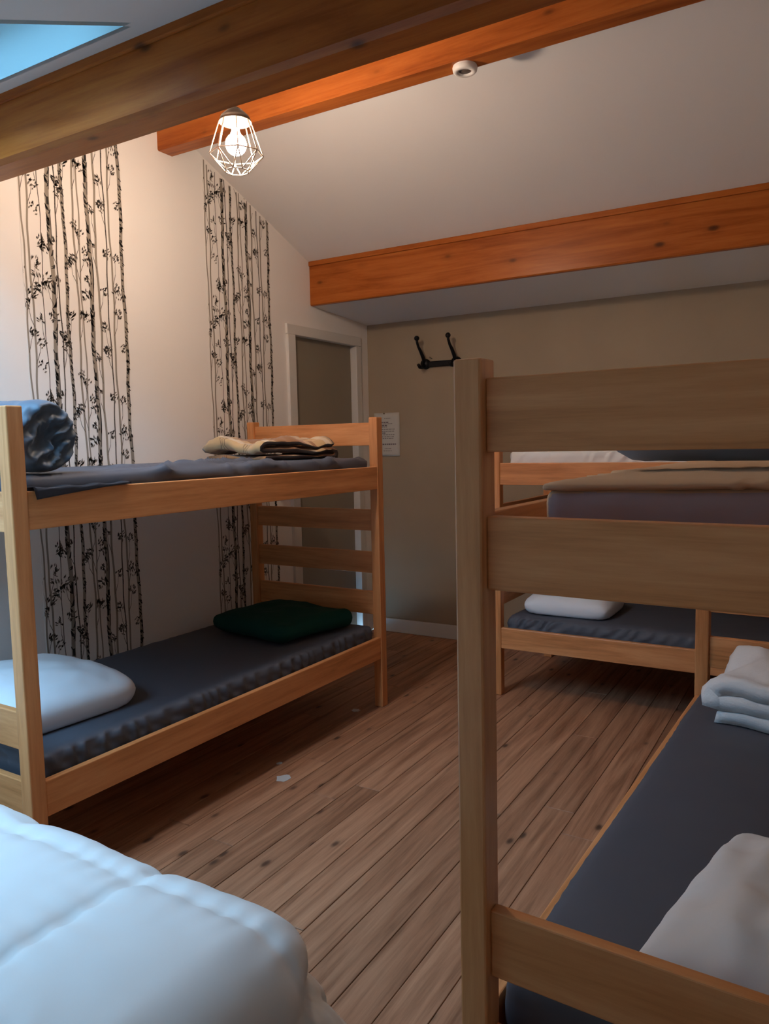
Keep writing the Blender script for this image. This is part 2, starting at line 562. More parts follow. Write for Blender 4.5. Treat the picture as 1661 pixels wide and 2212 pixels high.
# ceiling: soffit, far slope, near slope with skylight opening
ceil = bmesh.new()
X0, X1 = -T, XR + T
join(ceil, prism_x([(T, ZTOP), (0, ZTOP), (-0.632, FBZ0), (-0.632, FBZ1 + 0.1), (T, FBZ1 + 0.1)], X0, X1), 0)
join(ceil, prism_x([(-0.63, zc(-0.63)), (YR, ZR), (YR, ZR + 0.12), (-0.63, zc(-0.63) + 0.12)], X0, X1), 0)
def near(pts):
    a_ = [ceil.verts.new((x_, y_, zc(y_))) for x_, y_ in pts]
    b_ = [ceil.verts.new((x_, y_, zc(y_) + 0.12)) for x_, y_ in pts]
    ceil.faces.new(a_[::-1]); ceil.faces.new(b_)
    for i in range(4): ceil.faces.new((a_[i], a_[(i + 1) % 4], b_[(i + 1) % 4], b_[i]))
near([(X0, SKY1), (X1, SKY1), (X1, YR), (X0, YR)])
near([(X0, SKY0), (SKX0, SKY0), (SKX0, SKY1), (X0, SKY1)])
near([(SKX1B, SKY0), (X1, SKY0), (X1, SKY1), (SKX1, SKY1)])
near([(X0, YB - T), (X1, YB - T), (X1, SKY0), (X0, SKY0)])
bmesh.ops.recalc_face_normals(ceil, faces=ceil.faces[:])
struct('ceiling', ceil, white_ceil)
# skylight: lining of the shaft, sash frame, pane
win = bmesh.new()
D = 0.19
def sk(x, y, d): return Vector((x, y, zc(y))) + nrm * d
def slab(bm, a, b, c, d, off, mi=0):
    vs = [bm.verts.new(p) for p in (a, b, c, d)] + [bm.verts.new(p + off) for p in (a, b, c, d)]
    for q in ((0, 1, 2, 3), (7, 6, 5, 4), (0, 4, 5, 1), (1, 5, 6, 2), (2, 6, 7, 3), (3, 7, 4, 0)):
        bm.faces.new([vs[i] for i in q]).material_index = mi
sl = Vector((0, 1, SN)).normalized()
slab(win, sk(SKX0, SKY1, 0), sk(SKX1, SKY1, 0), sk(SKX1, SKY1, D), sk(SKX0, SKY1, D), sl * 0.03)
slab(win, sk(SKX0, SKY0, 0), sk(SKX1B, SKY0, 0), sk(SKX1B, SKY0, D), sk(SKX0, SKY0, D), -sl * 0.03)
slab(win, sk(SKX0, SKY0, 0), sk(SKX0, SKY1, 0), sk(SKX0, SKY1, D), sk(SKX0, SKY0, D), Vector((-0.03, 0, 0)))
slab(win, sk(SKX1B, SKY0, 0), sk(SKX1, SKY1, 0), sk(SKX1, SKY1, D), sk(SKX1B, SKY0, D), Vector((0.03, 0, 0)))
bmesh.ops.recalc_face_normals(win, faces=win.faces[:])
window = struct('window_1', win, shaft_white)
fr = bmesh.new()
def bar(x0, x1, y0, y1, sh=0.0):
    slab(fr, sk(x0 - sh, y0, D - 0.03), sk(x1 - sh, y0, D - 0.03), sk(x1, y1, D - 0.03), sk(x0, y1, D - 0.03), nrm * 0.05)
fw = 0.045
bar(SKX0 - .03, SKX0 + fw, SKY0 - .03, SKY1 + .03); bar(SKX1 - fw, SKX1 + .03, SKY0 - .03, SKY1 + .03, SKX1 - SKX1B)
bar(SKX0 + fw, SKX1B - fw, SKY0 - .03, SKY0 + fw); bar(SKX0 + fw, SKX1 - fw, SKY1 - fw, SKY1 + .03)
bmesh.ops.recalc_face_normals(fr, faces=fr.faces[:])
obj('sash_frame', fr, trim_white, window)
pn = bmesh.new()
slab(pn, sk(SKX0 + fw - .01, SKY0 + fw - .01, D), sk(SKX1B - fw + .01, SKY0 + fw - .01, D), sk(SKX1 - fw + .01, SKY1 - fw + .01, D), sk(SKX0 + fw - .01, SKY1 - fw + .01, D), nrm * 0.004)
bmesh.ops.recalc_face_normals(pn, faces=pn.faces[:])
obj('pane', pn, glass, window)
# door with casing
dr = struct('door_1', box_bm((-0.075, DY0 + 0.001, 0.004), (-0.038, DY1 - 0.001, DZ - 0.001), 0.002), door_khaki)
cs = 0.068
obj('casing_side', box_bm((-0.034, DY0 - cs, 0), (0.020, DY0 + 0.005, DZ - 0.006), 0.004, 2), trim_white, dr)
obj('casing_side', box_bm((-0.034, DY1 - 0.005, 0), (0.014, DY1 + 0.058, DZ - 0.006), 0.004, 2), trim_white, dr)
obj('casing_head', box_bm((-0.034, DY0 - cs, DZ - 0.005), (0.014, DY1 + 0.058, DZ + 0.056), 0.004, 2), trim_white, dr)
# baseboards
def board(name, lo, hi): return struct(name, box_bm(lo, hi, 0.005, 2), trim_white)
board('baseboard_far', (0.0, -0.016, 0), (XR, -0.0005, 0.0974))
board('baseboard_left', (0.0005, YB, 0), (0.016, DY0 - cs - 0.002, 0.0974))
board('baseboard_right', (XR - 0.016, YB, 0), (XR - 0.0005, -0.02, 0.0974))

# ------------------------------------------------------------------ beams
def beam(label, y0, y1, z0, z1, cham=0.012, batten=None):
    root = thing('ceiling_beam', label, 'beam', (XR / 2, (y0 + y1) / 2, z0))
    hx, hy = XR / 2 - 0.001, (y1 - y0) / 2
    c = cham
    bm = prism_x([(-hy, z1 - z0), (-hy, c), (-hy + c, 0), (hy - c, 0), (hy, c), (hy, z1 - z0)], -hx, hx)
    obj('timber', bm, pine_x, root)
    if batten:
        bh, bp = batten
        b2 = box_bm((-hx, -hy - bp, z1 - z0 - bh), (hx, -hy + 0.004, z1 - z0 + 0.004), 0.005, 2)
        obj('batten', b2, pine_x, root)
    return root
beam('long orange pine beam along the far wall above the door', FBY, FBY + 0.06, FBZ0, FBZ1, 0.006, (0.026, 0.012))
beam('orange pine ridge beam behind the lit pendant lamp', MBY, MBY + MBD, MBZ, ZR + 0.01, 0.006)
beam('large brown pine beam nearest the camera across the top', NBY, NBY + NBD, NBZ0, NBZ1, 0.014, (0.030, 0.010))

# ================================================================== BUNKS
PW, PD, H = 0.048, 0.051, 1.4705
BW, BL = 0.8466, 1.981
RU, RL = (1.1145, 1.2265), (0.254, 0.364)
NEAR_SL = ((1.326, 1.4405), (1.109, 1.2260), (0.460, 0.5755), (0.252, 0.364))
FAR_SL = ((1.331, 1.4450), (0.903, 1.0100), (0.687, 0.7960), (0.475, 0.5930))
def make_bunk(label):
    root = thing('bunk_bed', label, 'bunk bed', group=None)
    for px in (0, BW - PW):
        for py in (0, BL - PD):
            obj('post', box_bm((px, py, 0), (px + PW, py + PD, H), 0.004, 2), beech['z'], root)
    for z0, z1 in (RU, RL):
        for sx in (0.003, BW - 0.003 - 0.024):
            obj('side_rail', box_bm((sx, PD, z0), (sx + 0.024, BL - PD, z1), 0.003, 2), beech['y'], root)
        obj('mattress_base', box_bm((0.027, PD + 0.02, z0 + 0.02), (BW - 0.027, BL - PD - 0.02, z0 + 0.038)), beech['y'], root)
    for z0, z1 in NEAR_SL:
        obj('end_slat', box_bm((PW, 0.0163, z0), (BW - PW, 0.0163 + 0.024, z1), 0.003, 2), beech['x'], root)
    for z0, z1 in FAR_SL:
        obj('end_slat', box_bm((PW, BL - 0.0163 - 0.024, z0), (BW - PW, BL - 0.0163, z1), 0.003, 2), beech['x'], root)
    return root
def copy_bunk(src, label):
    r = src.copy(); COL.objects.link(r)
    r['label'] = label
    for ch in src.children:
        c = ch.copy(); COL.objects.link(c); c.parent = r
    return r
bedA = make_bunk('beech bunk bed along the birch wallpaper wall')
bedD = copy_bunk(bedA, 'beech bunk bed nearest the camera on the right')
bedC = copy_bunk(bedA, 'beech bunk bed lengthwise along the khaki far wall')
def frame(ox, oy, th):
    return Matrix.Translation((ox, oy, 0)) @ Matrix.Rotation(th, 4, 'Z')
tA, tC, tD = -0.017, -0.0094, -0.0376
# A: its right front edge is at (xa, ya0)
MA = Matrix.Translation((0.8674, -3.3112, 0)) @ Matrix.Rotation(tA, 4, 'Z') @ Matrix.Translation((-BW, 0, 0))
MD = Matrix.Translation((2.3895, -3.5238, 0)) @ Matrix.Rotation(tD, 4, 'Z') @ Matrix.Translation((-PW, 0, 0))
# C: local y runs towards -x of the room; far (ladder) end at the left
MC = Matrix.Translation((1.3631, -0.935, 0)) @ Matrix.Rotation(tC, 4, 'Z') @ Matrix.Translation((-PD + BL, 0, 0)) @ Matrix.Rotation(math.pi / 2, 4, 'Z')
for b, M in ((bedA, MA), (bedD, MD), (bedC, MC)):
    b.matrix_world = M
def place(o, M, loc=(0, 0, 0), rz=0.0, rx=0.0, ry=0.0):
    o.matrix_world = M @ Matrix.Translation(loc) @ Matrix.Rotation(rz, 4, 'Z') @ Matrix.Rotation(ry, 4, 'Y') @ Matrix.Rotation(rx, 4, 'X')
    return o

# ------------------------------------------------------------------ mattresses
def wrinkles(seed, amp_top, amp_side, lim):
    """slow lumps on top, fine slanting gathers on the side panels above height lim"""
    sm = lambda a, b, t: min(1, max(0, (t - a) / (b - a)))
    def f(p, n):
        if n.z < -0.3: return 0.0
        a = fbm((p.x * 3 + seed, p.y * 3, seed)) * amp_top * 0.5
        if n.z > 0.97: return a
        side = 1 - abs(n.z)
        ph = (p.y + p.x + p.z * 0.5) * 95 + fbm((p.y * 5 + seed, p.x * 5, seed)) * 7
        w_ = 0.35 + 0.9 * abs(fbm((p.y * 2.0 + seed, p.x * 2, 2)) * 2)
        g = (1 - abs(math.sin(ph * 0.5)) * 2) * amp_side * w_
        return (a + g * min(1, side * 2.2)) * sm(lim, lim + 0.02, p.z)
    return f
def mattress(label, M, lo, hi, mt, seed, rad=0.035, amp=(0.004, 0.006), step=(0.03, 0.0085, 0.012), lim=0.068):
    c = Vector(((lo[0] + hi[0]) / 2, (lo[1] + hi[1]) / 2, lo[2]))
    bm = soft_box(Vector(lo) - c, Vector(hi) - c, rad, step, wrinkles(seed, amp[0], amp[1], lim))
    o = obj('mattress', bm, mt, None, True)
    tag(o, label, 'mattress')
    return place(o, M, c)
LOZ, UPZ = 0.294, 1.1545
# long diagonal drag folds in the sheet of the upper left bunk
def drag(p, n):
    a = fbm((p.x * 3 + 4, p.y * 3, 4)) * 0.005
    t = p.y * 2.1 + p.x * 5.0 + p.z * 9 + fbm((p.x * 2, p.y * 1.2, 9)) * 0.9
    ridge = (1 - abs(math.sin(t * 3.4))) ** 2.5 * 0.020 + (1 - abs(math.sin(t * 8.0 + 1))) ** 2.5 * 0.009
    front = min(1, max(0, (p.x + 0.02) / 0.28))
    sm = lambda a, b, t: min(1, max(0, (t - a) / (b - a)))
    front *= sm(-0.58, -0.45, p.y) * max(sm(0.32, 0.22, p.y), sm(0.31, 0.36, p.x))
    if n.z < 0.6: front *= sm(0.076, 0.098, p.z)
    a *= 0.35
    return (a * (1 if p.z > 0.09 else 0) + ridge * front) * (1 if n.z > -0.3 else 0.0)
def matt_custom(label, M, lo, hi, mt, disp, rad=0.035, step=(0.013, 0.013, 0.012)):
    c = Vector(((lo[0] + hi[0]) / 2, (lo[1] + hi[1]) / 2, lo[2]))
    o = obj('mattress', soft_box(Vector(lo) - c, Vector(hi) - c, rad, step, disp), mt, None, True)
    tag(o, label, 'mattress')
    return place(o, M, c)
matA = matt_custom('mattress in creased grey sheet on the top bunk by the wallpaper', MA, (0.036, 0.064, UPZ), (BW - 0.038, BL - 0.062, 1.272), sheet_grey, drag)
mattress('mattress in dark grey sheet on the lower bunk by the wallpaper', MA, (0.036, 0.064, LOZ), (BW - 0.036, BL - 0.062, 0.425), sheet_grey, 3, 0.03, (0.003, 0.007))
mattress('mattress in dark grey sheet on the lower bunk nearest the camera', MD, (0.036, 0.072, LOZ), (BW - 0.036, BL - 0.062, 0.425), sheet_grey, 13, 0.035, (0.008, 0.0006))
mattress('mattress in dark grey sheet on the far lower bunk', MC, (0.036, 0.064, LOZ), (BW - 0.036, BL - 0.062, 0.425), sheet_grey, 23, 0.045, (0.012, 0.006))
mattress('white sheeted mattress on the far top bunk', MC, (0.036, 0.064, UPZ), (BW - 0.038, BL - 0.085, 1.287), white_cloth, 33, 0.03, (0.004, 0.004))
# upper mattress of D with beige gathered protector
md = thing('mattress', 'grey mattress with gathered beige cover on the near top bunk', 'mattress')
place(md, MD, (0.440, 1.035, UPZ))
hx, hy = 0.362, 0.868
bm = soft_box((-hx, -hy, 0), (hx, hy, 0.108), 0.028, (0.012, 0.03, 0.010), lambda p, n: 0 if p.z < 0.01 else fbm((p.x * 4, p.y * 4, p.z * 9)) * 0.006 + (abs(math.sin(p.x * 34 + fbm((p.x * 3, p.z * 4, 1)) * 4)) - 0.5) * 0.005 * max(0, 1 - p.z / 0.07))
for f in bm.faces:
    if not (f.normal.y < -0.75 or f.normal.y > 0.75): f.material_index = 1
for v in bm.verts: v.co.z += 0.016 * max(0, (v.co.x + hx) / (2 * hx)) * (v.co.z / 0.108)
obj('body', bm, [ticking, beige_cloth], md, True)
def gather(p, n):
    g = (abs(math.sin((p.x + p.y) * 40 + fbm((p.x * 7, p.y * 7, 2)) * 6)) - 0.4) * 0.013 * abs(fbm((p.x * 3, p.y * 3, 6)) * 2 + 0.5)
    return fbm((p.x * 5, p.y * 5, 1)) * 0.004 + g * (1 if abs(n.z) < 0.95 else 0.2)
bm = soft_box((-hx - 0.002, -hy - 0.000, 0.099), (hx + 0.002, hy + 0.001, 0.117), 0.032, (0.010, 0.012, 0.01), gather)
for v in bm.verts: v.co.z += 0.016 * max(0, (v.co.x + hx) / (2 * hx))
obj('protector', bm, beige_cloth, md, True)

# ------------------------------------------------------------------ bedding on A
def pil(label, M, loc, rz, wd, dp, th, mt, seed, rx=0.0, ry=0.0, wr=0.006, ear=0.0, cat='pillow', rnd=0.085):
    o = obj('pillow', pillow_bm(wd, dp, th, wr=wr, seed=seed, ear=ear, rnd=rnd), mt, None, True)
    tag(o, label, cat)
    return place(o, M, loc, rz, rx, ry)
# blue-grey pillow rolled up at the head of the upper bunk
def roll_pillow():
    """rolled bundle lying across the bed, its puckered end towards +x"""
    bm = bmesh.new()
    nu = 96
    prof = [(-0.30, 0.02), (-0.295, 0.6), (-0.28, 0.9)] + [(-0.26 + 0.50 * k / 26, 1.0 - 0.05 * (k / 26 - .5) ** 2) for k in range(27)]
    prof += [(0.262, 0.965), (0.280, 0.90)] + [(0.288 - 0.030 * (1 - q) ** 1.5, q) for q in (0.84, 0.77, 0.70, 0.63, 0.56, 0.49, 0.42, 0.35, 0.28, 0.21, 0.14, 0.07, 0.02)]
    rows = []
    for x_, q in prof:
        row = []
        for i in range(nu):
            a = 2 * math.pi * i / nu
            ca, sa = math.cos(a), math.sin(a)
            n1 = fbm((ca * 1.6, sa * 1.6, x_ * 7))
            if x_ > 0.24 and q < 0.97:
                cy_, cz_ = q * ca, q * sa
                tt, ww = cy_ * 0.82 + cz_ * 0.57, -cy_ * 0.57 + cz_ * 0.82
                ww += 0.25 * fbm((tt * 1.3, ww * 1.3, 2.0)) + 0.18 * tt * tt
                pk = (1 - abs(math.sin(ww * 7.5 + 0.8)) * 1.8) * 0.8 + 0.5 * fbm((tt * 3, ww * 6, 4.0))
                xx = x_ + pk * 0.019 * (1 - q ** 4)
                rr = q
            else:
                xx = x_
                rr = q * (1 + 0.05 * n1 - 0.035 * (1 - abs(math.sin(a * 3 + x_ * 14 + n1 * 3))) ** 4)
            z = 0.112 + 0.112 * rr * sa - 0.010 * (1 - q) 
            row.append(bm.verts.new((xx, 0.106 * rr * ca, max(0.0, z))))
        rows.append(row)
    for A, B in zip(rows, rows[1:]):
        for i in range(nu):
            i2 = (i + 1) % nu
            bm.faces.new((A[i], A[i2], B[i2], B[i])).smooth = True
    bm.faces.new(rows[0]); bm.faces.new(rows[-1])
    bmesh.ops.recalc_face_normals(bm, faces=bm.faces[:])
    return bm
rp_ = thing('pillow', 'bunched blue-grey pillow at the head of the left top bunk', 'pillow')
place(rp_, MA, (0.505, 0.162, 1.2745), R(2))
obj('case', roll_pillow(), pillow_grey, rp_, True)
# sheet corner pulled over the rail beside that pillow
def corner_cloth():
    bm = bmesh.new()
    nx, ny = 14, 30
    g = {}
    for i in range(nx + 1):
        for j in range(ny + 1):
            u, v = i / nx, j / ny
            y = 0.0 + 0.36 * v
            drop = (1 - v) ** 1.2
            s = u * (0.052 + 0.030 * drop)
            if s < 0.048: x_, z = s, 0.0065 + 0.003 * math.sin(v * 20 + u * 2)
            else: x_, z = 0.050, 0.0065 - (s - 0.048)
            g[i, j] = bm.verts.new((x_, y + 0.02 * u * (1 - v), z))
    for i in range(nx):
        for j in range(ny):
            bm.faces.new((g[i, j], g[i + 1, j], g[i + 1, j + 1], g[i, j + 1])).smooth = True
    bmesh.ops.solidify(bm, geom=bm.faces[:], thickness=0.003)
    return bm
o = obj('sheet_corner', corner_cloth(), sheet_grey, matA)
o.matrix_world = MA @ Matrix.Translation((BW - 0.046, 0.056, RU[1] + 0.002))
# white pillow, lower left bunk
pil('plump white pillow on the lower left bunk behind the post', MA, (0.375, 0.335, 0.427), R(-4), 0.60, 0.50, 0.150, white_cloth, 1, wr=0.004)
# tan plaid blanket
bl = obj('plaid_blanket', folded_bm(0.44, 0.46, 3, 0.020, 0.016, 7, taper=0.012, droop=0.2, gapf=1.9), [plaid, plaid, brown_edge], None, True)
tag(bl, 'folded tan plaid wool blanket on the left top bunk', 'blanket')
place(bl, MA, (0.41, 1.645, 1.2745), R(78))
# green blanket
gb = obj('green_blanket', soft_box((-0.27, -0.24, 0), (0.27, 0.24, 0.085), 0.042, 0.02,
         lambda p, n: fbm((p.x * 5 + 3, p.y * 5, 3)) * 0.014 + 0.02 * max(0, 1 - (p.x / 0.27) ** 2 - (p.y / 0.24) ** 2) * n.z), green_cloth, None, True)
tag(gb, 'folded dark green blanket at the foot of the lower left bunk', 'blanket')
place(gb, MA, (0.45, 1.63, 0.436), R(-8))

# ------------------------------------------------------------------ bedding on C and D
pil('pale blue-white pillow on the far lower bunk', MC, (0.30, 1.63, 0.430), R(90), 0.46, 0.40, 0.115, white_cloth, 5, wr=0.004)
pil('white pillow with pointed corner in the lower right foreground', MD, (0.515, 0.345, 0.431), R(-10), 0.46, 0.50, 0.140, white_cloth, 9, wr=0.010, ear=0.05, rnd=0.0)
fl = obj('fleece_blanket', folded_bm(0.62, 0.42, 3, 0.048, 0.013, 21, taper=0.015, droop=0.15), [fleece, fleece, fleece], None, True)
tag(fl, 'folded pale grey fleece blanket on the near right lower bunk', 'blanket')
place(fl, MD, (0.47, 1.66, 0.429), R(-6))
# slate grey rolled blanket on the upper right bunk
bm = bmesh.new()
nu, nv = 40, 30
rows = []
for j in range(nv + 1):
    t = -1 + 2 * j / nv
    e = min(1, ((1 - abs(t)) / 0.22)) ** 0.5 if abs(t) < 1 else 0.02
    e = max(0.02, e)
    rows.append([bm.verts.new((t * 0.42, 0.088 * e * math.cos(2 * math.pi * i / nu) * (1 + 0.06 * fbm((t * 4, i * 0.3, 1))),
                 max(0.0, 0.086 + 0.086 * e * math.sin(2 * math.pi * i / nu) * (1 + 0.06 * fbm((t * 4, i * 0.3, 7)))))) for i in range(nu)])
for j in range(nv):
    for i in range(nu):
        bm.faces.new((rows[j][i], rows[j][(i + 1) % nu], rows[j + 1][(i + 1) % nu], rows[j + 1][i])).smooth = True
bm.faces.new(rows[0]); bm.faces.new(rows[-1])
bmesh.ops.recalc_face_normals(bm, faces=bm.faces[:])
rb = obj('rolled_blanket', bm, roll_cloth, None, True)
tag(rb, 'rolled slate grey blanket on the near right top bunk', 'blanket')
place(rb, MD, (0.455, 0.60, 1.293), R(1))

# ================================================================== FOREGROUND BED
bx0, bx1, by0, by1, btop = 0.03, 1.97, -4.50, -3.645, 0.490
div = thing('divan_bed', 'low divan bed hidden beneath the puffy white duvet', 'bed', (0.95, -4.08, 0))
obj('base', box_bm((-0.90, -0.40, 0.08), (0.88, 0.40, 0.26), 0.01, 2), ticking, div)
obj('mattress', soft_box((-0.91, -0.405, 0.26), (0.90, 0.405, 0.40), 0.04, 0.08), white_cloth, div, True)
for sx in (-0.8, 0.78):
    for sy in (-0.33, 0.33):
        lb = bmesh.new(); add_lathe(lb, [(0.0, 0.0), (0.022, 0.0), (0.028, 0.082), (0.0, 0.082)], 14, (sx, sy, 0))
        obj('leg', lb, beech['z'], div)
def duvet():
    bm = bmesh.new()
    ex, ey, drop = bx1, by1, 0.44
    rad = 0.125
    U = [bx0 + (ex + 0.62 - bx0) * i / 210 for i in range(211)]
    V = [by0 - 0.30 + (ey + 0.52 - by0 + 0.30) * j / 150 for j in range(151)]
    SX, SY = [0.02, 0.43, 0.85, 1.27, 1.69, 2.16, 2.6], [-4.86, -4.45, -4.045, -3.635, -3.22]
    def seamdist(a, L): return min(abs(a - s) for s in L)
    def prof(d):
        # distance past the edge -> (outward, down)
        q = rad * math.pi / 2
        if d <= 0: return 0, 0
        if d < q: return rad * math.sin(d / rad), rad * (1 - math.cos(d / rad))
        return rad + (d - q) * 0.10, rad + (d - q)
    g = {}
    for i, u in enumerate(U):
        for j, v in enumerate(V):
            du = max(0, u - ex); dv = max(0, v - ey); dw = max(0, by0 - v)
            if dv > 0 or du > 0:
                d = math.hypot(du, dv)
                if du > 0 and dv > 0: d = (du ** 2.6 + dv ** 2.6) ** (1 / 2.6)
                o_, h_ = prof(d)
                dirx, diry = (du / math.hypot(du, dv), dv / math.hypot(du, dv))
                x_, y_ = min(u, ex) + dirx * o_, min(v, ey) + diry * o_
            else:
                x_, y_, h_ = u, v, 0; d = 0; dirx = diry = 0
            if dw > 0:
                o2, h2 = prof(dw)
                y_ = by0 - o2; h_ = max(h_, h2)
            a, b = seamdist(u, SX), seamdist(v, SY)
            pa = 1 - math.exp(-a / 0.020); pb = 1 - math.exp(-b / 0.020)
            puff = 0.021 * pa * pb + 0.012 * fbm((u * 3, v * 3, 1))
            # little gathers beside the seams
            gath = 0.0035 * math.sin(v * 95 + 3 * fbm((u * 5, v * 5, 4))) * math.exp(-a / 0.05) + 0.0035 * math.sin(u * 95 + 3 * fbm((u * 5, v * 5, 8))) * math.exp(-b / 0.05)
            puff += gath
            tilt = min(1, h_ / rad)
            nx_, ny_, nz_ = dirx * tilt, diry * tilt, 1 - tilt * 0.999
            if dw > 0: nx_, ny_, nz_ = 0, -tilt, 1 - tilt * 0.999
            z_ = btop - h_
            if du > 0 and dv > 0:
                cw = min(1, min(du, dv) / 0.06)
                sd_ = min(1, max(0, (d - 0.21) / 0.10))
                puff += cw * (-0.034 * math.exp(-((d - 0.175) / 0.028) ** 2) + 0.030 * sd_)
            # low hanging hem folds
            hem = 0.02 * math.sin((u - v) * 9) * max(0, tilt - 0.3)
            P = Vector((x_ + nx_ * (puff + hem), y_ + ny_ * (puff + hem), z_ + nz_ * puff))
            # tuck fold at the foot corner
            if P.z < 0.025: P.z = 0.025 + (P.z - 0.025) * 0.02
            g[i, j] = bm.verts.new(P)
    for i in range(210):
        for j in range(150):
            bm.faces.new((g[i, j], g[i + 1, j], g[i + 1, j + 1], g[i, j + 1])).smooth = True
    bmesh.ops.recalc_face_normals(bm, faces=bm.faces[:])
    return bm
dv = obj('duvet', duvet(), duvet_cloth, None, True)
tag(dv, 'puffy white quilted duvet over the low bed in the lower left', 'duvet')

